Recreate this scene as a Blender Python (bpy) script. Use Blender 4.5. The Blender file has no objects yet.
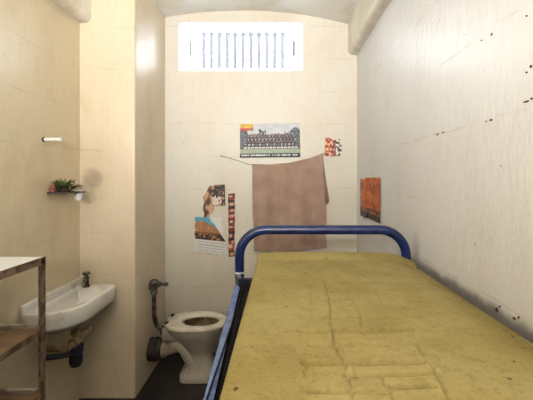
import bpy, bmesh, math, random
from mathutils import Vector, Matrix, noise as mnoise
C = bpy.context.scene
COL = C.collection
PI = math.pi
R_ = random.Random(7)

# ------------------------------------------------------------------ helpers
def srgb(r, g, b):
    f = lambda c: (c/255/12.92 if c/255 <= .04045 else ((c/255+.055)/1.055)**2.4)
    return (f(r), f(g), f(b), 1.0)

class NT:
    """small helper round one material's node tree"""
    def __init__(s, name):
        s.m = bpy.data.materials.new(name); s.m.use_nodes = True
        s.t = s.m.node_tree; s.bsdf = s.t.nodes['Principled BSDF']
    def n(s, kind, **kw):
        nd = s.t.nodes.new(kind)
        for k, v in kw.items():
            if hasattr(nd, k): setattr(nd, k, v)
        return nd
    def put(s, sock, v):
        if isinstance(v, bpy.types.NodeSocket): s.t.links.new(v, sock)
        else: sock.default_value = v
    def math(s, op, a, b=None, c=None, clamp=False):
        nd = s.n('ShaderNodeMath', operation=op, use_clamp=clamp)
        s.put(nd.inputs[0], a)
        if b is not None: s.put(nd.inputs[1], b)
        if c is not None: s.put(nd.inputs[2], c)
        return nd.outputs[0]
    def step(s, x, a, b, o0=0.0, o1=1.0):
        nd = s.n('ShaderNodeMapRange', interpolation_type='SMOOTHSTEP')
        for i, v in enumerate((x, a, b, o0, o1)): s.put(nd.inputs[i], v)
        return nd.outputs[0]
    def mix(s, f, a, b, blend='MIX'):
        nd = s.n('ShaderNodeMix', data_type='RGBA', blend_type=blend)
        s.put(nd.inputs[0], f); s.put(nd.inputs[6], a); s.put(nd.inputs[7], b)
        return nd.outputs[2]
    def pos(s):
        return s.n('ShaderNodeNewGeometry').outputs['Position']
    def obj(s):
        return s.n('ShaderNodeTexCoord').outputs['Object']
    def scaled(s, vec, sc):
        nd = s.n('ShaderNodeVectorMath', operation='MULTIPLY')
        s.put(nd.inputs[0], vec); nd.inputs[1].default_value = sc
        return nd.outputs[0]
    def noise(s, vec, scale, detail=3, rough=.55):
        nd = s.n('ShaderNodeTexNoise')
        s.put(nd.inputs['Vector'], vec); nd.inputs['Scale'].default_value = scale
        nd.inputs['Detail'].default_value = detail; nd.inputs['Roughness'].default_value = rough
        return nd.outputs['Fac']
    def bump(s, h, strength, dist=.01):
        nd = s.n('ShaderNodeBump'); nd.inputs['Strength'].default_value = strength
        nd.inputs['Distance'].default_value = dist; s.put(nd.inputs['Height'], h)
        s.t.links.new(nd.outputs[0], s.bsdf.inputs['Normal'])
    def set(s, **kw):
        names = dict(col='Base Color', rough='Roughness', metal='Metallic', spec='Specular IOR Level',
                     coat='Coat Weight', coat_rough='Coat Roughness')
        for k, v in kw.items(): s.put(s.bsdf.inputs[names[k]], v)
        return s

def simple(name, a, b=None, scale=8, lo=.45, hi=.6, rough=.5, metal=0., bump=0., bscale=60, spec=.5):
    t = NT(name); p = t.obj()
    if b is None: t.set(col=a)
    else: t.set(col=t.mix(t.step(t.noise(p, scale, 4), lo, hi), a, b))
    t.set(rough=rough, metal=metal, spec=spec)
    if bump: t.bump(t.noise(p, bscale, 3), bump)
    return t.m

def obj(name, bm, m, parent=None, smooth=None, loc=None):
    """link a bmesh as one mesh object; smooth = angle in degrees under which edges look rounded"""
    bmesh.ops.recalc_face_normals(bm, faces=bm.faces)
    if smooth is not None:
        lim = math.radians(smooth)
        for f in bm.faces: f.smooth = True
        for e in bm.edges:
            if len(e.link_faces) == 2 and e.calc_face_angle(0) > lim: e.smooth = False
    me = bpy.data.meshes.new(name); bm.to_mesh(me); bm.free()
    o = bpy.data.objects.new(name, me); COL.objects.link(o)
    me.materials.append(m)
    if parent is not None:
        o.parent = parent
        o.matrix_parent_inverse = Matrix.Translation(-world_loc(parent))
    if loc is not None: o.location = loc
    return o

def world_loc(o):
    v = Vector(o.location)
    return v if o.parent is None else v          # children here keep world-space meshes with location 0

def tag(o, label=None, cat=None, group=None, kind=None):
    if label: o['label'] = label
    if cat: o['category'] = cat
    if group: o['group'] = group
    if kind: o['kind'] = kind
    return o

def empty(name, loc, label, cat, group=None):
    o = bpy.data.objects.new(name, None); COL.objects.link(o)
    o.empty_display_size = .05; o.location = loc
    return tag(o, label, cat, group)

def box(bm, x0, x1, y0, y1, z0, z1, bev=0., seg=2):
    r = bmesh.ops.create_cube(bm, size=1)
    vs = r['verts']
    bmesh.ops.scale(bm, vec=(x1-x0, y1-y0, z1-z0), verts=vs)
    bmesh.ops.translate(bm, vec=((x0+x1)/2, (y0+y1)/2, (z0+z1)/2), verts=vs)
    if bev:
        es = list({e for v in vs for e in v.link_edges})
        bmesh.ops.bevel(bm, geom=es, offset=bev, segments=seg, profile=.5, affect='EDGES')
    return bm

def loft(bm, rings, cap0=True, cap1=True, closed=False):
    rv = [[bm.verts.new(p) for p in r] for r in rings]
    n = len(rings[0]); k = len(rv)
    for i in range(k if closed else k-1):
        a, b = rv[i], rv[(i+1) % k]
        for j in range(n):
            bm.faces.new((a[j], a[(j+1) % n], b[(j+1) % n], b[j]))
    if not closed:
        if cap0: bm.faces.new(rv[0][::-1])
        if cap1: bm.faces.new(rv[-1])
    return rv

def tube(bm, pts, r, seg=12, cap=True):
    """round bar along pts; r a number or one radius per point"""
    pts = [Vector(p) for p in pts]; n = len(pts)
    rr = r if isinstance(r, (list, tuple)) else [r]*n
    rings = []; up = None
    for i, p in enumerate(pts):
        d = (pts[min(i+1, n-1)] - pts[max(i-1, 0)]).normalized()
        if up is None:
            up = Vector((0, 0, 1)) if abs(d.z) < .9 else Vector((0, 1, 0))
        s = d.cross(up).normalized(); up = s.cross(d).normalized()
        rings.append([p + rr[i]*(math.cos(a)*s + math.sin(a)*up) for a in (2*PI*k/seg for k in range(seg))])
    loft(bm, rings, cap, cap)
    return bm

def smooth_path(pts, n=6):
    """Catmull-Rom through pts"""
    P = [Vector(p) for p in pts]; out = []
    for i in range(len(P)-1):
        a, b, c, d = P[max(i-1, 0)], P[i], P[i+1], P[min(i+2, len(P)-1)]
        for k in range(n):
            t = k/n
            out.append(.5*((2*b) + (c-a)*t + (2*a-5*b+4*c-d)*t*t + (-a+3*b-3*c+d)*t**3))
    out.append(P[-1]); return out

def lathe(bm, prof, origin, axis='z', seg=24):
    """prof: (radius, height) pairs turned about an axis through origin"""
    o = Vector(origin); rings = []
    for r, h in prof:
        ring = []
        for k in range(seg):
            a = 2*PI*k/seg; u, v = r*math.cos(a), r*math.sin(a)
            ring.append(o + Vector({'z': (u, v, h), 'x': (h, u, v), 'y': (v, h, u)}[axis]))
        rings.append(ring)
    loft(bm, rings)
    return bm

def B(): return bmesh.new()

# ------------------------------------------------------------------ measures (metres, camera eye at x=0 y=0 z=1.5, looking along +y)
EYE = 1.5
YB = 3.18                     # rear wall
YC = 2.52                     # face of the pier in the left corner
XR, XL, XP = .662, -1.363, -.988
YF = -1.25                    # wall behind the camera
PPM = 370/YB
def bx(px): return (px-280)/PPM
def bz(py): return EYE + (178-py)/PPM
def ceil_z(x):
    u = (x+.30)/(1.06 if x < -.30 else .96)
    return 2.94 - .14*u*u

# ------------------------------------------------------------------ wall paint
def wall_paint(name, base, tan, axis, rough=.36, scuff_shade=False, brush=.5, spec=.5, dark_patch=False):
    t = NT(name); p = t.pos()
    sx = t.n('ShaderNodeSeparateXYZ'); t.put(sx.inputs[0], p)
    x, y, z = sx.outputs
    wob = t.noise(p, 3.0, 2)
    # horizontal joints every 28 cm
    zz = t.math('ADD', z, t.math('MULTIPLY', t.math('SUBTRACT', wob, .5), .03))
    fr = t.math('FRACT', t.math('DIVIDE', t.math('ADD', zz, -1.545), .28))
    d = t.math('MULTIPLY', t.math('ABSOLUTE', t.math('SUBTRACT', fr, .5)), .28)   # 0 at a joint
    joint = t.math('MULTIPLY', t.step(d, .001, .006, 1., 0.), t.step(t.noise(p, 5.5, 3), .42, .62))
    # paint layers, wear and grime in patches
    n1 = t.noise(t.scaled(p, (1, 1, .55)), 2.6, 5, .6)
    n2 = t.noise(t.scaled(p, (1, 1, .45)), 11, 4, .6)
    c = t.mix(t.math('MULTIPLY', t.step(n1, .40, .80), .5), base, tan)
    c = t.mix(t.math('MULTIPLY', t.step(n2, .52, .78), .22), c, tan)
    c = t.mix(t.math('MULTIPLY', joint, .28), c, srgb(176, 150, 116))
    c = t.mix(t.math('MULTIPLY', t.step(t.noise(t.scaled(p, (1, 1, .22)), 48, 3, .6), .45, .68), .13), c, tan)
    # small dents and flecks
    spk = t.step(t.noise(p, 42, 2, .5), .735, .76)
    c = t.mix(t.math('MULTIPLY', spk, .5), c, srgb(120, 100, 80))
    if scuff_shade:   # rubbed dirt and painted contact shadow in one band along the mattress
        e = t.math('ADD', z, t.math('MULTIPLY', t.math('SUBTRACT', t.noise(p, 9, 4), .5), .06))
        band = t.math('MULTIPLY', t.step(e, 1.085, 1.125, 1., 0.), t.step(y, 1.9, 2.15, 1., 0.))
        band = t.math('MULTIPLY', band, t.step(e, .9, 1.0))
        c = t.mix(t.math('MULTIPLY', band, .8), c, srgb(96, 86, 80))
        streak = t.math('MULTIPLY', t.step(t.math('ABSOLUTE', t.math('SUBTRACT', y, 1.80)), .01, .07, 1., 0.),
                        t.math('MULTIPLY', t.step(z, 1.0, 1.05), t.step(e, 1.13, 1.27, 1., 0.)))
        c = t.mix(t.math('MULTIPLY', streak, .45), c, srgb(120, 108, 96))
    if dark_patch:   # soft darker patch on the pier beside the little tray
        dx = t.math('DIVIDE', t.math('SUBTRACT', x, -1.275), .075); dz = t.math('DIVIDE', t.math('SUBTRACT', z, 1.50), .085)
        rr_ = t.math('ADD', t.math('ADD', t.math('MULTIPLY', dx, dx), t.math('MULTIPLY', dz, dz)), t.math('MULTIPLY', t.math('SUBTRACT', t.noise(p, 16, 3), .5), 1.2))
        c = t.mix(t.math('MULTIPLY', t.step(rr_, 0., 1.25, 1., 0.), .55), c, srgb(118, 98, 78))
    t.set(col=c, rough=t.math('ADD', rough-.01, t.math('MULTIPLY', n1, .06)), spec=spec)
    fine = t.noise(t.scaled(p, (1, 1, .35)), 70, 3, .6)
    mid = t.noise(t.scaled(p, (1, 1, .7)), 24, 2)
    big = t.noise(p, 3.5, 2)
    hgt = t.math('ADD', t.math('MULTIPLY', fine, .12*brush), t.math('MULTIPLY', mid, .17*brush))
    hgt = t.math('ADD', hgt, t.math('MULTIPLY', big, .45))
    hgt = t.math('SUBTRACT', hgt, t.math('MULTIPLY', joint, .05))
    t.bump(hgt, .55, .014)
    return t.m

CREAM = srgb(238, 226, 202); TANC = srgb(214, 192, 154)
M = {}
M['wall_back'] = wall_paint('paint_rear', srgb(228, 219, 201), srgb(210, 192, 160), 'y', .40, brush=.6)
M['wall_side'] = wall_paint('paint_left', srgb(228, 210, 174), srgb(200, 170, 118), 'x', .31, brush=.9, spec=.9)
M['wall_pier'] = wall_paint('paint_pier', srgb(226, 208, 178), srgb(200, 172, 126), 'x', .31, brush=.6, dark_patch=True)
M['wall_right'] = wall_paint('paint_right', srgb(240, 238, 236), srgb(228, 221, 211), 'x', .33, scuff_shade=True, brush=2.2)
M['ceiling'] = simple('paint_ceiling', srgb(248, 243, 232), srgb(236, 226, 206), 3, rough=.5, bump=.12, bscale=20)
M['beam'] = simple('paint_beam', srgb(246, 238, 222), srgb(232, 220, 196), 4, rough=.4, bump=.1, bscale=30)
M['reveal'] = simple('paint_window_reveal', srgb(244, 242, 238), rough=.5)
M['floor'] = simple('worn_floor', srgb(42, 37, 33), srgb(30, 26, 23), 6, rough=.45, bump=.2, bscale=40)

# ------------------------------------------------------------------ the room shell
T = .25
o = obj('floor', box(B(), XL-T, XR+T, YF-T, YB+.45, -.15, 0), M['floor']); tag(o, kind='structure')
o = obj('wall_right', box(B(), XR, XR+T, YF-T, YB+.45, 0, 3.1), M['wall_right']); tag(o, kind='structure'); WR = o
o = obj('wall_left', box(B(), XL-T, XL, YF-T, YB+.45, 0, 3.1), M['wall_side']); tag(o, kind='structure')
# pier boxed into the rear left corner, softened arris
bm = B(); box(bm, XL-.02, XP, YC, YB+.02, 0, 3.0)
es = [e for e in bm.edges if all(abs(v.co.x-XP) < 1e-4 and abs(v.co.y-YC) < 1e-4 for v in e.verts)]
bmesh.ops.bevel(bm, geom=es, offset=.012, segments=4, profile=.5, affect='EDGES')
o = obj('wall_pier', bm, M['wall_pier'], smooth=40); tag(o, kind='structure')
# vaulted ceiling
bm = B(); lo, hi = [], []
xs = [XL-.05 + (XR-XL+.1)*k/40 for k in range(41)]
ring = [(x, ceil_z(x)) for x in xs] + [(XR+.05, 3.2), (XL-.05, 3.2)]
loft(bm, [[(x, YF-.05, z) for x, z in ring], [(x, YB+.05, z) for x, z in ring]])
o = obj('ceiling', bm, M['ceiling'], smooth=30); tag(o, kind='structure')
# rear wall with a splayed window recess
WX0, WX1, WZ0, WZ1 = bx(178.5), bx(303), bz(71), bz(22.5)       # mouth of the recess
IX0, IX1, IZ0, IZ1 = -.845, .115, 2.585, 2.905                    # inner end, 45 cm deeper
DR = .45
def ringw(x0, x1, z0, z1, y): return [(x0, y, z0), (x1, y, z0), (x1, y, z1), (x0, y, z1)]
bm = B()
loft(bm, [ringw(XL-.1, XR+.1, 0, 3.1, YB+DR+.02), ringw(XL-.1, XR+.1, 0, 3.1, YB), ringw(WX0, WX1, WZ0, WZ1, YB),
          ringw(IX0, IX1, IZ0, IZ1, YB+DR), ringw(IX0, IX1, IZ0, IZ1, YB+DR+.02)], closed=True)
o = obj('wall_back', bm, M['wall_back']); tag(o, kind='structure')
o.data.materials.append(M['reveal'])
for f in o.data.polygons:
    c = f.center
    if YB+.01 < c.y and WX0-.01 < c.x < WX1+.01 and WZ0-.01 < c.z < WZ1+.1: f.material_index = 1
# wall behind the camera, opening added for fill light, and the passage beyond it
DX0, DX1, DZ, DS = -1.12, .45, 2.80, 1.83      # high sill shaped to keep fill off the lower walls
bm = B()
box(bm, XL-T, DX0, YF-.2, YF, 0, 3.1); box(bm, DX1, XR+T, YF-.2, YF, 0, 3.1); box(bm, DX0, DX1, YF-.2, YF, DZ, 3.1)
box(bm, DX0, DX1, YF-.2, YF-.02, 0, DS)
M['front'] = simple('dark_grey_brown_paint', srgb(92, 84, 76), srgb(78, 70, 62), 4, rough=.5)
o = obj('wall_front', bm, M['front']); tag(o, kind='structure')
bm = B()
box(bm, -2.6, 2.0, YF-1.9, YF-1.7, -.15, 3.1); box(bm, -2.8, -2.6, YF-1.9, YF-.2, -.15, 3.1); box(bm, 2.0, 2.2, YF-1.9, YF-.2, -.15, 3.1)
box(bm, -2.8, 2.2, YF-1.9, YF-.2, 3.0, 3.2); box(bm, -2.8, 2.2, YF-1.9, YF-.2, -.2, 0)
box(bm, -2.8, XL-T, YF-.2, YF-.1, 0, 3.1); box(bm, XR+T, 2.2, YF-.2, YF-.1, 0, 3.1)
o = obj('wall_passage', bm, M['wall_side']); tag(o, kind='structure')
# round-nosed service beams along the top of both long walls
def beam(name, xw, sgn, y0, y1):
    w, zb, r = .078, 2.555, .045
    pr = [(xw, zb)] + [(xw-sgn*(w-r) - sgn*r*math.sin(a), zb + r - r*math.cos(a)) for a in (PI/2*k/8 for k in range(9))]
    pr += [(xw-sgn*w, 2.95), (xw, 2.95)]
    bm = B(); loft(bm, [[(x, y0, z) for x, z in pr], [(x, y1, z) for x, z in pr]])
    return tag(obj(name, bm, M['beam'], smooth=40), kind='structure')
beam('trim_1', XR, 1, YF, YB)
beam('trim_2', XL, -1, YF, YC)


# window: eleven white bars and a head bar, set in the inner end of the recess
M['bar'] = simple('white_bar_paint', srgb(166, 170, 182), rough=.5)
win = bpy.data.objects.new('window_1', None); COL.objects.link(win); win.location = ((IX0+IX1)/2, YB+DR-.06, IZ0); tag(win, kind='structure')
yw = YB+DR-.06; ppw = 370/yw
for k in range(11):
    x = (203.6 + 7.9*k - 280)/ppw
    zb, zt = IZ0-.03, IZ1+.0
    bm = tube(B(), [(x, yw, zb), (x, yw, zt)], .021, 12)
    lathe(bm, [(.020, 0), (.026, .006), (.026, .022), (.020, .028)], (x, yw, zt-.045), 'z', 12)
    obj('window_bar', bm, M['bar'], win, smooth=50)
obj('head_bar', box(B(), IX0-.02, IX1+.02, yw-.006, yw+.006, IZ1-.035, IZ1-.018, .002), M['bar'], win)
M['hinge'] = simple('grey_hinge', srgb(150, 150, 155), rough=.5, metal=.3)
for x in (IX0-.004, IX1+.012):
    obj('window_stay', box(B(), x-.012, x+.012, YB+DR-.13, YB+DR-.10, 2.66, 2.80, .003), M['hinge'], win)

# ------------------------------------------------------------------ bed
M['blue'] = simple('blue_tube_paint', srgb(18, 38, 92), srgb(14, 30, 74), 20, rough=.24, spec=.6)
M['rail'] = simple('worn_blue_rail', srgb(104, 128, 180), srgb(72, 94, 150), 30, .4, .62, rough=.4, bump=.1)
M['dark_blue'] = simple('dark_blue_paint', srgb(20, 28, 58), srgb(34, 32, 40), 30, rough=.5, spec=.2)
M['wire'] = simple('spring_wire', srgb(20, 18, 18), srgb(12, 11, 11), 40, rough=.6, spec=.1)
M['collar'] = simple('bare_steel_collar', srgb(200, 200, 205), rough=.35, metal=.5)
YH = 1.80; HX0, HX1, HT, HR = -.197, .614, 1.248, .13
bed = empty('bed_frame', (.2, .9, 0), 'high single bed frame with a glossy blue tubular hoop at its head', 'bed')
pts = [(HX0, YH, 0.0), (HX0, YH, HT-HR)]
pts += [(HX0+HR-HR*math.cos(a), YH, HT-HR+HR*math.sin(a)) for a in (PI/2*k/10 for k in range(1, 11))]
pts += [(HX1-HR+HR*math.sin(a), YH, HT-HR+HR*math.cos(a)) for a in (PI/2*k/10 for k in range(0, 11))]
hoop = [p for p in pts if p[2] > .9]
hoop = [(HX0, YH, 1.01)] + hoop[0:] + [(HX1, YH, 1.01)]
obj('headboard_hoop', tube(B(), hoop, .0228, 18), M['blue'], bed, smooth=50)
YFt = .06
for x, y in ((HX0, YH), (HX1, YH), (HX0+.05, YFt), (HX1, YFt)):
    bm = tube(B(), [(x, y, .0), (x, y, 1.012)], .0195, 14)
    tube(bm, [(x, y, 0), (x, y, .03)], .026, 14)
    obj('leg', bm, M['blue'], bed, smooth=50)
lathe_c = lathe(B(), [(.0235, 0), (.025, .002), (.025, .008), (.0235, .010)], (HX0, YH, 1.036), 'z', 18)
tag(obj('collar', lathe_c, M['collar'], bed, smooth=50), 'bare steel collar')
# side rails of angle iron
def rail(xh, xf, sgn):
    pr = [(0, 0), (.023, 0), (.023, -.004), (.004, -.006), (.004, -.045), (0, -.045)]
    bm = B()
    rings = []
    for x, y in ((xf, YFt), (xh, YH-.022)):
        rings.append([(x + sgn*u, y, .987+w) for u, w in pr])
    loft(bm, rings)
    return bm
tag(obj('side_rail', rail(-.214, -.146, 1), M['rail'], bed), 'chipped pale blue angle-iron rail')
obj('side_rail', rail(.640, .640, -1), M['dark_blue'], bed)
bm = box(B(), -.214, -.186, YH-.034, YH-.020, .965, 1.034, .004)
M['bracket'] = simple('grey_worn_bracket', srgb(112, 112, 118), srgb(66, 66, 76), 40, rough=.5)
tag(obj('corner_bracket', bm, M['bracket'], bed), 'grey pressed-steel corner bracket')
obj('crossbar', box(B(), HX0, HX1, YH-.055, YH-.02, .975, 1.022, .004), M['dark_blue'], bed)
obj('crossbar', box(B(), HX0+.05, HX1, YFt, YFt+.035, .955, 1.0, .004), M['dark_blue'], bed)
# wire mesh base: links in both directions
bm = B()
for k in range(16):
    x = -.165 + .77*k/15
    tube(bm, [(x, YFt+.02, 1.0), (x, YH-.04, 1.0)], .003, 5)
for k in range(90):
    y = YFt+.06 + (YH-YFt-.14)*k/89
    x0 = -.146 - .068*(y-YFt)/(YH-.022-YFt) + .030
    tube(bm, [(x0-.012, y, .970), (x0+.03, y, 1.003), (.62, y, 1.003)], .0055, 5)
    lathe(bm, [(.004, -.006), (.008, -.004), (.008, .004), (.004, .006)], (x0+.012, y, .990), 'y', 8)
tag(obj('wire_mesh', bm, M['wire'], bed, smooth=60), 'dark wire spring mesh')

# ------------------------------------------------------------------ foam mattress
def foam():
    t = NT('yellow_foam'); p = t.obj()
    n1 = t.noise(p, 5, 4); n2 = t.noise(p, 105, 2, .7); n3 = t.noise(p, 30, 3)
    c = t.mix(t.step(n1, .35, .7), srgb(167, 150, 97), srgb(151, 133, 79))
    c = t.mix(t.math('MULTIPLY', t.step(n3, .5, .72), .45), c, srgb(138, 119, 68))
    c = t.mix(t.math('MULTIPLY', t.step(n2, .5, .72), .36), c, srgb(112, 97, 56))
    sx = t.n('ShaderNodeSeparateXYZ'); t.put(sx.inputs[0], p)
    edge = t.math('ADD', sx.outputs[0], t.math('MULTIPLY', t.math('SUBTRACT', n3, .5), .10))
    crumb = t.math('MULTIPLY', t.step(edge, .50, .60), t.step(t.noise(p, 75, 2, .6), .50, .62))
    c = t.mix(t.math('MULTIPLY', crumb, .55), c, srgb(122, 96, 44))
    spot = t.step(t.noise(p, 34, 1.5, .4), .745, .77)
    c = t.mix(t.math('MULTIPLY', spot, .85), c, srgb(70, 54, 30))
    t.set(col=c, rough=.95, spec=.15)
    h = t.math('ADD', t.math('MULTIPLY', n2, .5), t.math('ADD', n3, t.math('MULTIPLY', crumb, -.8)))
    t.bump(h, .6, .005)
    return t.m
M['foam'] = foam()
def on_top(px, py):
    d = .372*370/(py-178); return ((px-280)*d/370, d)
CREASES = [  # (points in the mattress plane from where they lie on it, depth, width)
    ([(303, 331), (340, 331.5), (375, 332), (409, 329)], .013, .0062),
    ([(312, 345), (350, 344.5), (415, 343)], .004, .005),
    ([(305, 363), (345, 364), (385, 363.5), (421, 362)], .010, .0045),
    ([(346, 375), (390, 374.5), (438, 373)], .005, .004),
    ([(310, 391), (352, 391), (383, 392)], .005, .004),
    ([(392, 387), (432, 385)], .006, .004),
    ([(329, 317), (385, 316.5), (420, 316)], .003, .005),
    ([(415, 294), (446, 292)], .003, .004), ([(318, 300), (352, 299)], .0025, .005),
    ([(324, 280), (331, 307), (331, 332), (338, 351), (346, 366), (352, 391), (356, 402)], .005, .0035),
    ([(347, 290), (360, 311), (361, 328)], .004, .0035),
    ([(306, 362), (304, 377)], .005, .003),
    ([(414, 343), (433, 368), (452, 402)], .005, .0035),
    ([(381, 376), (394, 402)], .004, .0035), ([(310, 281), (311, 312)], .0025, .004), ([(372, 283), (385, 305)], .002, .005),
]
segs = []
for pl, dep, wid in CREASES:
    q = [Vector(on_top(*p)) for p in pl]
    for a, b in zip(q, q[1:]):
        flat = abs(b.x-a.x) > abs(b.y-a.y)
        segs.append((a, b, dep*(2.9 if flat else 1.1), wid*(1.45 if flat else .75)))
MX0, MX1, MY0, MY1, MZ = -.105, .632, .10, 1.765, 1.128
def foam_z(x, y):
    z = MZ + .003*mnoise.noise((x*3, y*3, 0)) + .0006*mnoise.noise((x*22, y*22, 3))
    d = MX1 - x                                         # tired right-hand edge slumps
    if d < .15: z -= .042*(1-d/.15)**1.6
    d = x - MX0
    if d < .03: z -= .012*(1-d/.03)**2
    d = MY1 - y                                         # raised lip at the head end
    lip = max(0., 1-d/.06); z += .018*math.sin(min(1., lip*1.25)*PI/2)
    if .055 < d < .11: z -= .008*math.sin((d-.055)/.055*PI)
    for a, b, dep, wid in segs:
        if min(a.x, b.x)-.03 < x < max(a.x, b.x)+.03 and min(a.y, b.y)-.03 < y < max(a.y, b.y)+.03:
            ab = b-a; p = Vector((x, y)); s = max(0, min(1, (p-a).dot(ab)/ab.length_squared))
            q = (p-(a+ab*s)).length
            if q < wid*5: z += -1.15*dep*math.exp(-(q/(.8*wid))**2) + .05*dep*math.exp(-((q-wid*2.4)/(wid*1.3))**2)
    return z
NX, NY = 190, 480
bm = B(); top = []
for j in range(NY+1):
    row = []
    y = MY0 + (MY1-MY0)*j/NY
    for i in range(NX+1):
        x = MX0 + (MX1-MX0)*i/NX
        xx = x
        if i == NX: xx += .003*mnoise.noise((0, y*25, 0))
        row.append(bm.verts.new((xx, y + (.004*mnoise.noise((x*12, 5, 0)) if j == NY else 0), foam_z(x, y))))
    top.append(row)
for j in range(NY):
    for i in range(NX): bm.faces.new((top[j][i], top[j][i+1], top[j+1][i+1], top[j+1][i]))
peri = [top[0][i] for i in range(NX+1)] + [top[j][NX] for j in range(1, NY+1)] + [top[NY][i] for i in range(NX-1, -1, -1)] + [top[j][0] for j in range(NY-1, 0, -1)]
prev = peri
for zf in (.5, 1.0):
    nxt = [bm.verts.new((v.co.x, v.co.y, v.co.z*(1-zf) + zf*1.008)) for v in peri]
    for k in range(len(peri)):
        bm.faces.new((prev[k], prev[(k+1) % len(peri)], nxt[(k+1) % len(peri)], nxt[k]))
    prev = nxt
bm.faces.new(prev)
mt = obj('foam_mattress', bm, M['foam'], smooth=60)
tag(mt, 'bare yellow foam mattress with creases, lying on the high blue bed', 'mattress')

# ------------------------------------------------------------------ toilet
M['china'] = simple('grimy_white_china', srgb(190, 182, 166), srgb(156, 142, 120), 7, .5, .75, rough=.28)
M['seat'] = simple('cream_seat', srgb(240, 232, 214), srgb(222, 210, 186), 9, rough=.3)
M['rubber'] = simple('black_rubber', srgb(40, 36, 34), srgb(60, 54, 48), 30, rough=.6)
M['chrome'] = simple('tarnished_chrome', srgb(120, 114, 108), srgb(70, 62, 56), 30, rough=.3, metal=.85)
M['water'] = simple('bowl_water', srgb(52, 40, 28), rough=.05)
TY = 2.815
def ell(cx, a, b, z, n=40, e=2.3, cy=TY, back=None):
    out = []
    for k in range(n):
        t = 2*PI*k/n; c, s = math.cos(t), math.sin(t)
        x = a*math.copysign(abs(c)**(2/e), c); y = b*math.copysign(abs(s)**(2/e), s)
        if back is not None and x < 0: x = max(x, -back)
        out.append((cx+x, cy+y, z))
    return out
wc = empty('toilet', (-.62, TY, 0), 'white china toilet with open cream seat, standing in the rear left corner', 'toilet')
bm = B()
rings = [ell(-.618, .128, .118, 0, e=5), ell(-.618, .128, .118, .048, e=5), ell(-.615, .118, .112, .056, e=4), ell(-.605, .104, .098, .10, e=3),
         ell(-.600, .088, .088, .15, e=2.6), ell(-.602, .098, .100, .20), ell(-.610, .132, .126, .26), ell(-.628, .182, .158, .33),
         ell(-.640, .214, .178, .37), ell(-.640, .216, .180, .392), ell(-.640, .205, .170, .398),
         ell(-.605, .150, .124, .392), ell(-.605, .146, .116, .34), ell(-.600, .115, .095, .26), ell(-.595, .075, .065, .20), ell(-.595, .045, .04, .175)]
loft(bm, rings)
bw = obj('bowl', bm, M['china'], wc, smooth=55)
M['stained'] = simple('stained_bowl_inside', srgb(150, 128, 98), srgb(98, 78, 54), 12, rough=.3)
bw.data.materials.append(M['stained'])
for f in bw.data.polygons:
    if 11*40 <= f.index < 15*40 or f.index == 15*40+1: f.material_index = 1
obj('water', lathe(B(), [(.001, .0), (.088, .0), (.088, .002), (.001, .002)], (-.597, TY, .228), 'z', 28), M['water'], wc)
bm = B()   # outlet horn, climbing from the foot of the bowl and turning to the wall
path = smooth_path([(-.620, TY-.03, .10), (-.665, TY-.035, .145), (-.72, TY-.035, .235), (-.775, TY-.03, .262), (-.82, TY-.02, .225), (-.895, TY-.01, .205)], 6)
tube(bm, path, [.062]*3 + [.054]*(len(path)-3), 18)
tube(bm, [(-.862, TY-.012, .209), (-.885, TY-.012, .209)], .066, 20)
obj('outlet_horn', bm, M['china'], wc, smooth=50)
bm = B()   # back block that carries the seat hinges
box(bm, -.872, -.74, TY-.105, TY+.105, .30, .396, .02, 3)
obj('rear_ledge', bm, M['china'], wc, smooth=50)
# open seat ring
bm = B()
zs = .402
def seat_out(z, g=0.): return ell(-.640, .232+g, .186+g, z, 56, 2.35, back=.226+g)
def seat_in(z, g=0.): return ell(-.602, .138+g, .108+g, z, 56, 2.1)
loft(bm, [seat_out(zs), seat_out(zs+.014), seat_out(zs+.022, -.008), seat_out(zs+.024, -.02), seat_in(zs+.022, .016), seat_in(zs+.016, .004), seat_in(zs)], closed=True)
ring_seat = obj('seat', bm, M['seat'], wc, smooth=50)
for y in (TY-.075, TY+.075):
    bm = B(); lathe(bm, [(.007, -.022), (.009, -.018), (.009, .018), (.007, .022)], (-.838, y, .428), 'y', 14)
    box(bm, -.852, -.832, y-.018, y+.018, .40, .43)
    tag(obj('hinge', bm, M['rubber'], wc, smooth=50), 'dark seat hinge')
tag(obj('soil_connector', lathe(B(), [(.070, 0), (.086, .004), (.086, .022), (.074, .026), (.074, .036), (.086, .04), (.086, .058), (.074, .062), (.074, .074), (.080, .078), (.080, .092), (.066, .096)],
     (-.986, TY-.012, .205), 'x', 30), M['rubber'], wc, smooth=40), 'black ribbed rubber connector')

# flush valve and its pipe on the pier
fv = empty('mounted_flush_valve', (XP, TY, .68), 'tarnished flush valve with curved pipe on the wall above the toilet', 'flush valve')
bm = B(); vz = .69
lathe(bm, [(.034, 0), (.034, .006), (.018, .010), (.018, .03)], (XP, TY, vz-.01), 'x', 18)
lathe(bm, [(.020, -.075), (.026, -.07), (.026, -.05), (.022, -.045), (.030, -.03), (.034, -.01), (.034, .015), (.028, .032), (.012, .042)], (XP+.03, TY, vz), 'z', 20)
obj('valve_body', bm, M['chrome'], fv, smooth=45)
bm = B(); lathe(bm, [(.016, .02), (.020, .03), (.020, .05), (.012, .055), (.010, .075), (.016, .08), (.016, .10), (.006, .108)], (XP+.03, TY, vz+.002), 'x', 18)
obj('push_knob', bm, M['chrome'], fv, smooth=45)
bm = B(); tube(bm, smooth_path([(XP+.03, TY, vz-.07), (XP+.03, TY, .52), (XP+.034, TY, .44), (XP+.055, TY, .375), (XP+.10, TY, .345), (XP+.128, TY, .340)], 6), .017, 14)
obj('flush_pipe', bm, M['chrome'], fv, smooth=45)
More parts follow.
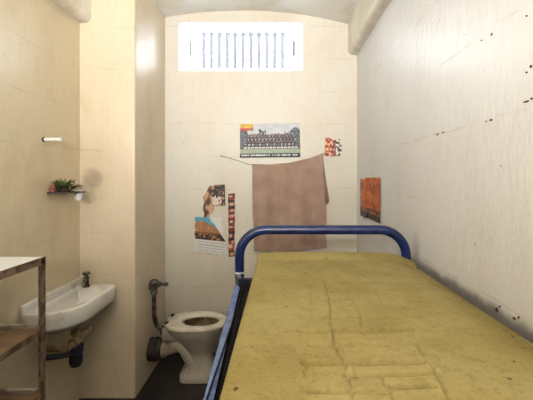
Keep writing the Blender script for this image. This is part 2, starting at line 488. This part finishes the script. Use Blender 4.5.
bm = B(); lathe(bm, [(.022, 0), (.032, .006), (.032, .018), (.027, .022), (.034, .028), (.034, .042), (.024, .046)], (XP+.082, TY, .343), 'x', 18)
tag(obj('cone_seal', bm, M['rubber'], fv, smooth=45), 'black rubber cone seal')

# ------------------------------------------------------------------ wash basin on the left wall
M['basin'] = simple('old_white_basin', srgb(242, 236, 224), srgb(206, 186, 152), 9, .5, .78, rough=.25)
M['brass'] = simple('dull_grey_tap', srgb(128, 120, 108), srgb(84, 76, 66), 40, rough=.35, metal=.7)
M['pipe'] = simple('tan_plastic_pipe', srgb(168, 144, 108), srgb(128, 104, 76), 20, rough=.5)
M['trapblue'] = simple('dark_blue_trap', srgb(30, 36, 56), srgb(46, 44, 48), 20, rough=.45)
sk = empty('mounted_wash_basin', (XL, 2.22, .66), 'white china wash basin fixed to the left wall beside the pier', 'basin')
def arc(cx, cy, r, a0, a1, n): return [(cx+r*math.cos(a0+(a1-a0)*k/n), cy+r*math.sin(a0+(a1-a0)*k/n)) for k in range(n+1)]
SW, SL, SY = .268, .575, 1.935
out = [(0.004, 0)]
out += [(.268-.19+.19*math.sin(a), .20-.20*math.cos(a)) for a in (PI/2*k/14 for k in range(15))]
out += [(SW, .20+.04*k) for k in range(1, 8)]
out += arc(SW-.055, SL-.055, .055, 0, PI/2, 8)
out += [(.16-.04*k, SL) for k in range(4)] + [(.004, SL)]
out += [(.004, SL-SL*k/12) for k in range(1, 12)]
def shr(u0, v0, su, sv, z): return [(XL + u0+(u-u0)*su, SY + v0+(v-v0)*sv, z) for u, v in out]
bm = B()
zr = .785
rings = [shr(.14, .27, .25, .2, .640), shr(.13, .28, .75, .75, .655), shr(.06, .285, .93, .95, .684), shr(0, .285, .985, .985, .690), shr(0, .285, 1, 1, .700), shr(0, .285, 1.0, 1.0, zr-.012),
         shr(0, .285, .985, .99, zr-.003), shr(.0, .285, .96, .975, zr), shr(.10, .25, .80, .80, zr), shr(.12, .25, .74, .76, zr-.006), shr(.125, .25, .70, .73, zr-.03),
         shr(.13, .25, .62, .66, zr-.085), shr(.13, .26, .45, .5, zr-.108), shr(.13, .27, .1, .1, zr-.115)]
loft(bm, rings)
obj('bowl', bm, M['basin'], sk, smooth=50)
bm = box(B(), XL, XL+.026, SY, SY+SL, .70, .832, .008, 3)
obj('splashback', bm, M['basin'], sk, smooth=50)
bm = B()
tx, ty, tz = XL+.085, SY+.505, zr-.002
lathe(bm, [(.024, 0), (.024, .008), (.017, .012), (.016, .05), (.019, .054), (.019, .064), (.012, .07), (.010, .082)], (tx, ty, tz), 'z', 18)
tube(bm, smooth_path([(tx, ty, tz+.038), (tx+.01, ty-.03, tz+.050), (tx+.018, ty-.065, tz+.046), (tx+.020, ty-.078, tz+.026)], 5), .0105, 12)
tap = obj('tap', bm, M['brass'], sk, smooth=45)
bm = B(); lathe(bm, [(.010, 0), (.024, .003), (.026, .010), (.020, .018), (.006, .020)], (tx, ty, tz+.08), 'z', 14)
tap_h = obj('tap_handle', bm, M['brass'], tap, smooth=45)
bm = B(); ux, uy = XL+.150, SY+.265
tube(bm, [(ux, uy, .655), (ux, uy, .50)], .019, 16); tube(bm, [(ux, uy, .60), (ux, uy, .57)], .028, 16)
obj('drain_pipe', bm, M['pipe'], sk, smooth=45)
bm = B(); tube(bm, [(ux, uy+.15, .545), (ux, uy, .535), (ux, uy-.10, .528)], .0185, 14); tube(bm, [(ux, uy-.04, .532), (ux, uy+.04, .538)], .028, 14)
tube(bm, [(ux, uy-.095, .528), (XL+.002, uy-.095, .528)], .0185, 14)
obj('waste_pipe', bm, M['pipe'], sk, smooth=45)
bm = B(); lathe(bm, [(.024, .51), (.042, .505), (.042, .47), (.036, .465), (.038, .41), (.028, .385), (.010, .38)][::-1], (ux, uy, 0), 'z', 18)
tube(bm, smooth_path([(ux, uy, .47), (ux-.03, uy-.06, .475), (ux-.07, uy-.09, .48), (XL+.002, uy-.10, .475)], 5), .015, 14)
tag(obj('trap', bm, M['trapblue'], sk, smooth=45), 'dark blue plastic bottle trap')

# ------------------------------------------------------------------ steel shelf rack, left foreground
M['rust'] = simple('rusty_brown_steel', srgb(132, 108, 86), srgb(84, 62, 44), 22, .42, .6, rough=.6, bump=.2, bscale=90)
M['palesteel'] = simple('pale_painted_steel', srgb(170, 158, 140), srgb(120, 100, 80), 18, .5, .68, rough=.5)
M['whitetop'] = simple('chipped_white_top', srgb(248, 247, 243), srgb(226, 220, 208), 10, .5, .7, rough=.4)
M['board'] = simple('dirty_brown_shelf', srgb(140, 112, 82), srgb(104, 80, 58), 7, .4, .65, rough=.6, bump=.15, bscale=30)
rk = empty('shelf_rack', (-1.19, 1.37, 0), 'rusty steel shelf rack with white top in the left foreground', 'shelf')
RX0, RX1, RY0, RY1, RZ = -1.352, -1.042, 1.12, 1.645, 1.150
def angle_post(cx, cy, sx, sy):
    a, th = .030, .004
    pr = [(0, 0), (a, 0), (a, th), (th, th), (th, a), (0, a)]
    bm = B(); loft(bm, [[(cx+sx*u, cy+sy*v, 0) for u, v in pr], [(cx+sx*u, cy+sy*v, RZ-.004) for u, v in pr]])
    return bm
for cx, sx in ((RX0, 1), (RX1, -1)):
    for cy, sy in ((RY0, 1), (RY1, -1)):
        obj('post', angle_post(cx, cy, sx, sy), M['rust'], rk)
tp = obj('top_panel', box(B(), RX0, RX1-.004, RY0, RY1, RZ-.003, RZ, .001), M['whitetop'], rk)
bm = B(); rr = random.Random(3)
box(bm, RX1-.004, RX1, RY0, RY1, RZ-.030, RZ+.0015); box(bm, RX0, RX1, RY0-.001, RY0+.003, RZ-.03, RZ+.0015); box(bm, RX0, RX1, RY1-.003, RY1+.001, RZ-.03, RZ-.001)
obj('top_rim', bm, M['rust'], rk, None)
for z, mt_ in ((.838, M['board']), (.555, M['board']), (.16, M['board'])):
    bm = B(); box(bm, RX0+.005, RX1-.005, RY0+.005, RY1-.005, z-.022, z-.002)
    sh = obj('shelf', bm, mt_, rk)
    bm = B(); box(bm, RX1-.007, RX1-.001, RY0+.006, RY1-.006, z-.024, z+.001)
    obj('shelf_edge', bm, M['rust'], sh)
    bm = B(); box(bm, RX0+.006, RX1-.030, RY1-.022, RY1-.004, z-.002, z+.014, .002)
    tag(obj('rear_rail', bm, M['palesteel'], sh), 'pale painted flat bar')

# ------------------------------------------------------------------ things on the left wall
M['white_plastic'] = simple('white_plastic', srgb(236, 232, 224), rough=.35)
M['tray'] = simple('dark_tray', srgb(62, 48, 40), srgb(44, 34, 28), 20, rough=.4)
pg = empty('mounted_peg', (XL, 2.13, 1.722), 'white peg jutting from the left wall above the little plant', 'peg')
bm = B(); lathe(bm, [(.014, 0), (.014, .006), (.010, .010)], (XL, 2.13, 1.722), 'x', 14)
tag(obj('base_plate', bm, M['tray'], pg, smooth=45), 'dark fixing plate')
bm = B(); lathe(bm, [(.010, .008), (.011, .012), (.0115, .085), (.0115, .104), (.006, .108)], (XL, 2.13, 1.722), 'x', 16)
obj('pin', bm, M['white_plastic'], pg, smooth=45)

ZT = 1.418
tr = empty('mounted_tray', (XL, 2.27, ZT), 'thin dark wall tray under the plant on the left wall', 'tray')
bm = B(); o_ = [(0, 0), (.085, .0), (.112, .02), (.118, .05), (.118, .17), (.10, .20), (.06, .21), (0, .21)]
loft(bm, [[(XL+u, 2.165+v, ZT-.010) for u, v in o_], [(XL+u, 2.165+v, ZT) for u, v in o_]])
obj('tray_plate', bm, M['tray'], tr)
bm = B(); tube(bm, [(XL+.118+.034*math.cos(a)-.02, 2.325+.034*math.sin(a), ZT-.006) for a in (2*PI*k/20 for k in range(21))], .004, 8)
obj('tumbler_ring', bm, M['tray'], tr, smooth=45)
bm = B(); cx, cy = XL+.112, 2.30
cx, cy = XL+.098, 2.325
prof = [(.001, -.058), (.021, -.058), (.024, -.05), (.0285, .006), (.0300, .008), (.0285, .008), (.022, -.045), (.001, -.050)]
lathe(bm, prof, (cx, cy, ZT), 'z', 24)
tag(obj('hanging_tumbler', bm, M['white_plastic'], None, smooth=45), 'small white tumbler hanging at the end of the wall tray', 'tumbler')
M['leaf'] = simple('dark_green_leaf', srgb(74, 92, 46), srgb(120, 122, 70), 60, rough=.45)
M['bloom'] = simple('pale_bloom', srgb(226, 222, 208), rough=.6)
M['red'] = simple('dull_red', srgb(168, 92, 84), srgb(140, 66, 60), 30, rough=.5)
M['dish'] = simple('brown_dish', srgb(74, 54, 40), rough=.5)
pl = empty('potted_plant', (XL+.055, 2.25, ZT), 'small leafy green plant on the wall tray', 'plant')
bm = B(); lathe(bm, [(.026, 0), (.036, .004), (.040, .022), (.036, .022), (.032, .016), (.004, .016)], (XL+.055, 2.25, ZT), 'z', 24)
obj('dish', bm, M['dish'], pl, smooth=45)
rp = random.Random(11)
def leaf(bm, base, d, ln, w):
    d = Vector(d).normalized(); s = d.cross(Vector((0, 0, 1))); s = s.normalized() if s.length > 1e-3 else Vector((1, 0, 0)); nrm = s.cross(d)
    base = Vector(base); rows = []
    for k, (t, ww) in enumerate(((0, .15), (.3, .85), (.6, 1.), (.85, .55), (1., .04))):
        c = base + d*ln*t + Vector((0, 0, -.25*ln*t*t)); 
        rows.append([bm.verts.new(c - s*w*ww + nrm*w*.3*ww), bm.verts.new(c), bm.verts.new(c + s*w*ww + nrm*w*.3*ww)])
    for a, b in zip(rows, rows[1:]):
        bm.faces.new((a[0], a[1], b[1], b[0])); bm.faces.new((a[1], a[2], b[2], b[1]))
bm = B()
for k in range(64):
    a = rp.uniform(0, 2*PI); e = rp.uniform(.15, 1.3); rad = rp.uniform(.0, .03)
    dx = math.cos(a)*math.cos(e); dy = math.sin(a)*math.cos(e)*1.5; dz = math.sin(e)
    bxx = XL+.055+rad*math.cos(a); 
    if dx < 0: dx *= .45
    leaf(bm, (bxx, 2.25+rad*1.4*math.sin(a), ZT+.016), (dx, dy, dz), rp.uniform(.05, .095), rp.uniform(.008, .013))
fo = obj('foliage', bm, M['leaf'], pl, smooth=60)
bm = B()
for k in range(5):
    p = Vector((XL+.075+rp.uniform(-.01, .03), 2.24+rp.uniform(-.03, .03), ZT+rp.uniform(.02, .05)))
    bmesh.ops.create_icosphere(bm, subdivisions=2, radius=.0065, matrix=Matrix.Translation(p) @ Matrix.Diagonal((1, 1, .6, 1)))
tag(obj('flowers', bm, M['bloom'], pl, smooth=60), 'pale flowers', kind='stuff')
bm = B(); lathe(bm, [(.012, 0), (.014, .003), (.016, .038), (.014, .04), (.013, .036), (.002, .034)], (XL+.022, 2.185, ZT), 'z', 16)
tag(obj('small_pot', bm, M['red'], None, smooth=45), 'tiny dull red pot at the near end of the wall tray', 'pot')

# ------------------------------------------------------------------ string and towel on the rear wall
M['string'] = simple('grey_string', srgb(140, 128, 110), rough=.8)
M['nail'] = simple('rusty_nail', srgb(70, 56, 46), rough=.5, metal=.5)
yl = YB-.022
st = empty('clothes_line', (bx(252), YB, bz(160)), 'thin sagging string across the rear wall that holds the towel', 'string')
spts = [(bx(221.5), yl, bz(156)), (bx(236), yl, bz(160)), (bx(252), yl, bz(164.8)), (bx(270), yl, bz(165.4)), (bx(290), yl, bz(163.4)), (bx(310), yl, bz(158.8)), (bx(325.5), yl, bz(153))]
obj('cord', tube(B(), smooth_path(spts, 5), .0028, 8), M['string'], st, smooth=60)
for p in (spts[0], spts[-1]):
    obj('nail', tube(B(), [(p[0], YB, p[2]), (p[0], YB-.03, p[2])], [.0045, .0045], 8), M['nail'], st, smooth=45)
M['towel'] = (lambda t: (t.set(col=t.mix(t.step(t.noise(t.obj(), 7, 4), .35, .7), srgb(180, 150, 132), srgb(164, 134, 114)), rough=.95, spec=.1),
                          t.bump(t.noise(t.obj(), 160, 2, .6), .6, .004), t.m)[2])(NT('brown_terry'))
def line_z(px):
    for a, b in zip(spts, spts[1:]):
        ax, bx_ = a[0], b[0]
        X = bx(px)
        if ax <= X <= bx_: return a[2] + (b[2]-a[2])*(X-ax)/(bx_-ax)
    return spts[-1][2]
def towel():
    bm = B(); NU, NV = 90, 90; rows = []
    for j in range(-14, NV+1):
        row = []
        for i in range(NU+1):
            u = i/NU; px = 252.4 + (322.6-252.4)*u
            zt = line_z(px)+.004
            amp = .0
            if j >= 0:
                v = j/NV
                zb = bz(249.5 - 3.0*u + 1.6*math.sin(u*PI))
                pxx = px + v*(2.2 + 1.2*u) + .35*math.sin(v*9+u*3)
                z = zt + (zb-zt)*v
                amp = (.016+.020*v)
                fold = math.sin(u*13 + .8*v) * .55 + .5*math.sin(u*27 + 2 + 1.4*v) + .7*mnoise.noise((u*5, v*2.2, 1))
                y = yl-.012 - .006 - amp*(.55+.5*fold)*min(1, v*5+.3)
            else:                                           # the short flap behind the string
                w = -j/14
                z = zt - .30*w*(1 if u > .03 else .98); pxx = px + w*3.2*u**3 + .6*w*math.sin(u*6)
                y = yl + .010 + .004*math.sin(u*17)*w
            row.append(bm.verts.new((bx(pxx), min(y, YB-.006), z)))
        rows.append(row)
    for a, b in zip(rows, rows[1:]):
        for i in range(NU): bm.faces.new((a[i], a[i+1], b[i+1], b[i]))
    # a loose corner of the rear flap shows beyond the right edge
    k = []
    for (px, py, dy) in ((322.5, 156, .010), (325, 175, .010), (327.5, 190, .012), (329.3, 201, .012), (326.5, 204.5, .010), (322.0, 200, .008), (321.0, 178, .008)):
        k.append(bm.verts.new((bx(px), YB-dy, bz(py))))
    bm.faces.new(k)
    return bm
tw = obj('hanging_towel', towel(), M['towel'], smooth=80)
md = tw.modifiers.new('thickness', 'SOLIDIFY'); md.thickness = .005; md.offset = 0
tag(tw, 'brown terry towel hung over the string on the rear wall', 'towel')

# ------------------------------------------------------------------ pictures stuck on the walls
def paper_mat():
    t = NT('printed_paper'); a = t.n('ShaderNodeAttribute'); a.attribute_name = 'print'
    t.set(col=a.outputs['Color'], rough=.45, spec=.4); return t.m
M['paper'] = paper_mat()
def hsh(*k): return random.Random(hash(tuple(int(q) for q in k))).random()
def n2(u, v, s, seed=0): return mnoise.noise((u*s, v*s, seed*7.3))
def picture(name, label, P, nx, ny, paint, keep=None, curl=None, normal=(0, -1, 0)):
    """flat sheet on a wall. P(u,v) -> point; paint(u,v) -> sRGB; keep(u,v) -> False where the sheet is torn away"""
    bm = B(); nrm = Vector(normal); g = []; cols = {}
    lay = bm.verts.layers.float_color.new('print')
    for j in range(ny+1):
        row = []
        for i in range(nx+1):
            u, v = i/nx, j/ny
            p = Vector(P(u, v)) + nrm*(.004 + (curl(u, v) if curl else .0015*(1+mnoise.noise((u*3, v*3, 2)))))
            q = bm.verts.new(p); q[lay] = srgb(*[max(0, min(255, c)) for c in paint(u, v)]); row.append(q)
        g.append(row)
    for j in range(ny):
        for i in range(nx):
            if keep is None or keep((i+.5)/nx, (j+.5)/ny): bm.faces.new((g[j][i], g[j][i+1], g[j+1][i+1], g[j+1][i]))
    bmesh.ops.delete(bm, geom=[v for v in bm.verts if not v.link_faces], context='VERTS')
    o = obj(name, bm, M['paper'], smooth=60)
    md = o.modifiers.new('sheet', 'SOLIDIFY'); md.thickness = .0006; md.offset = 0
    return tag(o, label, 'picture' if 'poster' not in label else 'poster')
def quad(tl, tr_, br, bl):
    tl, tr_, br, bl = [(bx(a), bz(b)) for a, b in (tl, tr_, br, bl)]
    def P(u, v):
        b0 = (bl[0]+(br[0]-bl[0])*u, bl[1]+(br[1]-bl[1])*u); t0 = (tl[0]+(tr_[0]-tl[0])*u, tl[1]+(tr_[1]-tl[1])*u)
        return (b0[0]+(t0[0]-b0[0])*v, YB, b0[1]+(t0[1]-b0[1])*v)
    return P

def team(u, v):
    if v < .125:                                         # black caption strip, white lettering
        if .045 < v < .09 and (.02 < u < .15 or .17 < u < .50 or .53 < u < .66 or .68 < u < .84 or .86 < u < .97):
            if hsh(u*150, 3) > .30: return (222, 222, 218)
        return (26, 28, 32)
    if v < .25:
        k = n2(u, v, 18, 1)*14
        return (166+k, 178+k, 150+k)
    # rows of players, front row lowest
    rows = [(.24, .42, .0), (.40, .56, .5), (.50, .66, .0), (.58, .73, .5)]
    for r, (b, t, off) in enumerate(rows):
        n = 15-r*.5; x0, x1 = .06+.02*r, .97-.02*r
        if not (x0 < u < x1): continue
        w = (u-x0)/(x1-x0)*n + off; c = math.floor(w); fx = w-c-.5; fy = (v-b)/(t-b)
        if fy < 0 or fy > 1: continue
        jit = (hsh(c, r, 5)-.5)*.12
        if fx*fx/.034 + (fy-.84-jit)**2/.020 < 1: 
            return (200, 172, 152) if hsh(c, r, 9) > .4 else ((110, 80, 66) if hsh(c, r, 9) > .15 else (232, 222, 212))
        if abs(fx) < .40 and .22 < fy < .74+jit:
            if r == 0 and fy < .40: return (226, 224, 220)
            if abs(abs(fx)-.30) < .07 and fy < .5: return (176, 146, 128)
            if abs(fx) < .05 and fy > .55: return (230, 228, 226)
            return (24, 24, 40)
        if r == 0 and fy <= .22 and abs(fx) < .34: return (222, 196, 170) if abs(abs(fx)-.2) < .09 else (40, 40, 48)
        if r > 0 and fy < .3: return (30, 28, 42)
        if fy < .6: return (40, 38, 48)
    if v > .80 and u < .22:                             # yellow and red lettering in the corner
        if v > .87: return (226, 190, 70) if hsh(u*80, v*26, 2) > .28 else (196, 120, 52)
        return (190, 70, 56) if u < .19 else (90, 84, 70)
    tree = (u < .12 and v < .80) or (u > .74 and v < .80 + .08*math.sin(u*22)) or (.28 < u < .43 and v < .77+.05*math.sin(u*60)+.1*n2(u, v, 14, 5)) 
    if tree or v < .60:
        k = n2(u, v, 26, 3)*46
        return (84+1.6*k, 92+1.6*k, 98+1.6*k)
    k = n2(u, v, 8, 4)*16
    return (206+k, 206+k, 206+k)
picture('team_poster', 'wide poster of a sports team in rows, on the rear wall above the towel',
        quad((240.2, 124.3), (299.6, 123.0), (300.2, 157.2), (240.0, 157.8)), 170, 92, team)

def card(u, v):
    k = n2(u, v, 9, 5)
    if u < .55:
        if k > .22: return (236, 190, 150)
        if k < -.28: return (96, 40, 30)
        return (196, 84, 46) if n2(u, v, 5, 8) > -.1 else (150, 50, 40)
    if u < .62 and k > 0: return (40, 34, 34)
    if n2(u, v, 7, 9) > .12: return (232, 226, 218)
    if n2(u, v, 7, 9) < -.2: return (44, 38, 38)
    return (196, 176, 156) if k > -.1 else (128, 84, 60)
picture('torn_card_picture', 'small torn red and white picture on the rear wall right of the towel',
        quad((325.4, 137.2), (341.6, 138.5), (342.2, 156.2), (324.6, 156.0)), 46, 50, card,
        lambda u, v: (v < .93 + .06*math.sin(u*9)) and not (u > .88 and v > .62+.3*(1-u)) and u < .985-.04*math.sin(v*20))

def upper(u, v):
    k = n2(u, v, 5, 11); q = n2(u, v, 12, 12)
    if (u-.60)**2/.09 + (v-.78)**2/.035 < 1 and q < .32: return (46, 34, 30) if q < .12 else (150, 104, 78)
    if (u-.62)**2/.05 + (v-.50)**2/.03 < 1: return (226, 208, 190) if q > -.25 else (176, 120, 88)
    if u > .80 and v > .3: return (64, 46, 38) if q > -.15 else (196, 168, 140)
    if k > .12: return (206, 164, 128)
    if k < -.2: return (84, 56, 42)
    return (150, 100, 70)
picture('torn_magazine_picture', 'torn brown magazine picture on the rear wall, above the landscape page',
        quad((203.2, 184.3), (225.0, 184.6), (225.6, 217.2), (203.2, 217.2)), 60, 84, upper,
        lambda u, v: not (v < .34 and u > .48) and not (u < .34*(v-.60)/.40 and v > .60) and not (v < .16+.05*math.sin(u*30) and u > .3) and u > .02+.03*math.sin(v*17)
        and not (v > .96 and u < .5))

def land(u, v):
    if v > .40 and u > .58 and v > 1.0 - (u-.58)*1.25 - .02: return (234, 228, 218)      # folded-over white corner
    if v > .58:
        ridge = .80 + .10*math.sin(u*4.2+.6) + .03*n2(u, v, 9, 2)
        if v > ridge:
            return (96, 168, 190) if n2(u, v, 4, 6) < .12 else (190, 212, 214)
        k = n2(u, v, 11, 7)*34
        return (184+k, 128+k*.9, 86+k*.7) if v > .62 else (140+k, 86+k, 54)
    if v > .42:
        k = n2(u, v, 15, 8)
        return (60, 42, 34) if k > -.05 else ((120, 80, 54) if k > -.3 else (176, 132, 96))
    if (v*100) % 7 < 2.3 and .08 < u < .94 and hsh(u*70, v*14) > .25 and v > .05: return (176, 172, 168)   # faint lines of print
    return (230, 225, 216)
picture('landscape_picture', 'torn page with an orange desert landscape over white printed lines, on the rear wall',
        quad((195.0, 216.8), (222.0, 217.6), (227.8, 259.4), (194.4, 254.5)), 80, 110, land,
        lambda u, v: not (v < .05+.06*math.sin(u*5+.4)**2 and u < .96) and u < .985-.03*math.sin(v*23) and u > .01+.012*math.sin(v*31))

def strip(u, v):
    f = v*10; c = math.floor(f); fy = f-c-.5
    t = hsh(c, 4, 4); fy += .5*(hsh(c, 6)-.5)
    if (u-.3-.4*hsh(c, 7))**2/(.05+.12*hsh(c, 1)) + fy*fy/(.03+.09*hsh(c, 2)) < 1: return (214, 160, 128) if t > .3 else (232, 196, 170)
    if fy > .22: return (44, 30, 28)
    base = [(170, 66, 46), (52, 36, 32), (186, 92, 66), (130, 52, 40), (214, 190, 170)][int(hsh(c, 8)*4.99)]
    k = n2(u, v*6, 6, 3)*30
    return tuple(q+k for q in base)
picture('photo_strip_picture', 'narrow vertical strip of small portraits on the rear wall, nearest the towel',
        quad((228.0, 193.8), (235.0, 193.2), (234.8, 256.2), (228.6, 256.8)), 18, 120, strip,
        lambda u, v: .04*math.sin(v*40) + .03 < u < .97+.03*math.sin(v*33+1))

def orange(u, v):
    if v < .15: return (30, 22, 22) if n2(u, v, 12, 1) > -.3 else (110, 66, 44)
    if v < .215: return (178, 78, 30) if n2(u, v, 14, 4) > -.12 else (70, 38, 28)
    if v < .26: return (36, 24, 22) if u > .42 else (150, 66, 32)
    if abs(u-.385) < .012: return (120, 56, 26)
    k = n2(u, v, 6, 5); q = n2(u, v, 20, 6)
    c = [198, 92, 28]
    if k > .15: c = [214, 112, 36]
    elif k < -.25: c = [172, 66, 22]
    if q > .42: c = [238, 170, 96]
    return tuple(c)
PY0, PY1 = 3.03, 2.425
def PO(u, v):
    y = PY0 + (PY1-PY0)*u
    return (XR, y, 1.195 + (.012 if u < .385 else -.004)*0 + (1.503-1.195)*v - (.010*(1-u)*0))
picture('orange_picture', 'orange poster with a black lower band, on the right wall above the bed head',
        PO, 70, 90, orange, lambda u, v: not (u < .385 and v > .965) and not (u > .385 and v < .018),
        lambda u, v: .002 + .010*math.exp(-((u-.385)/.05)**2)*(.4+.6*v) + (.012*(1-v/.12) if v < .12 and .25 < u < .45 else 0), normal=(-1, 0, 0))

# tape scrap above the small card
M['tape'] = simple('white_tack', srgb(240, 236, 228), rough=.4)
bm = B(); bmesh.ops.create_icosphere(bm, subdivisions=2, radius=.010, matrix=Matrix.Translation((bx(321.2), YB-.003, bz(138.5))) @ Matrix.Diagonal((1, .5, 1, 1)))
tag(obj('tack_blob', bm, M['tape'], None, smooth=60), 'small white lump of tack on the rear wall above the towel', 'tack')

# ------------------------------------------------------------------ chips and rusty stubs in the right wall
M['chip'] = simple('rusty_chip', srgb(96, 68, 46), srgb(56, 44, 36), 60, rough=.8)
def wpos(px, py):
    d = 370*XR/(px-280); return (d, EYE + (178-py)*d/370)
for px, py, ln, hh in ((437.5, 134.5, .026, .007), (443.5, 132.5, .016, .006), (491, 120, .020, .008), (486.5, 121.3, .007, .005), (526.5, 101.5, .028, .006), (532, 98.5, .012, .007),
                       (492, 34.2, .012, .012), (482, 40.3, .008, .006), (527, 72.5, .008, .008), (531, 66.5, .012, .012), (527, 16, .008, .008),
                       (497, 310, .014, .016), (500, 306.5, .006, .008), (514.5, 318.5, .016, .010), (519, 317.5, .006, .010)):
    y, z = wpos(px, py)
    if py < 80: ln *= .7; hh *= .7
    bm = B(); bmesh.ops.create_icosphere(bm, subdivisions=3, radius=1)
    for v in bm.verts:
        k = 1 + .35*mnoise.noise(v.co*1.7 + Vector((px, py, 0)))
        v.co = Vector((XR + v.co.x*.004*k, y + v.co.y*ln*.42*k, z + v.co.z*hh*.42*k))
    obj('chipped_hole', bm, M['chip'], WR, smooth=60)

# ------------------------------------------------------------------ light
w = bpy.data.worlds.new('World'); C.world = w; w.use_nodes = True
nt = w.node_tree; bg = nt.nodes['Background']
bg.inputs['Color'].default_value = (.86, .93, 1.0, 1); bg.inputs['Strength'].default_value = 17.0
def area(name, loc, rot, sx, sy, power, col, portal=False):
    l = bpy.data.lights.new(name, 'AREA'); l.shape = 'RECTANGLE'; l.size = sx; l.size_y = sy; l.energy = power; l.color = col
    o = bpy.data.objects.new(name, l); COL.objects.link(o); o.location = loc; o.rotation_euler = rot
    if portal: l.cycles.is_portal = True
    return o
# daylight portal in the window mouth, looking into the cell (-y)
area('window_portal', ((IX0+IX1)/2, YB+DR+.03, (IZ0+IZ1)/2), (-PI/2, 0, 0), IX1-IX0, IZ1-IZ0, 1, (1, 1, 1), True)
# added fill light in the unseen passage, brightens the upper walls
area('passage_fill', (-.35, YF-1.3, 1.62), (PI/2, 0, 0), 2.6, 1.3, 690, (.96, .98, 1.0))

# ------------------------------------------------------------------ camera
cam = bpy.data.cameras.new('camera'); co = bpy.data.objects.new('camera', cam); COL.objects.link(co)
co.location = (0, 0, EYE); co.rotation_euler = (PI/2, 0, 0)
cam.sensor_fit = 'HORIZONTAL'; cam.sensor_width = 36; cam.lens = 370/533*36
cam.shift_x = -13.5/533; cam.shift_y = -22/533; cam.clip_start = .02
C.camera = co
C.cycles.diffuse_bounces = 2
C.view_settings.view_transform = 'Standard'; C.view_settings.look = 'None'
C.view_settings.gamma = 1; C.view_settings.exposure = 0.0; C.view_settings.use_curve_mapping = False
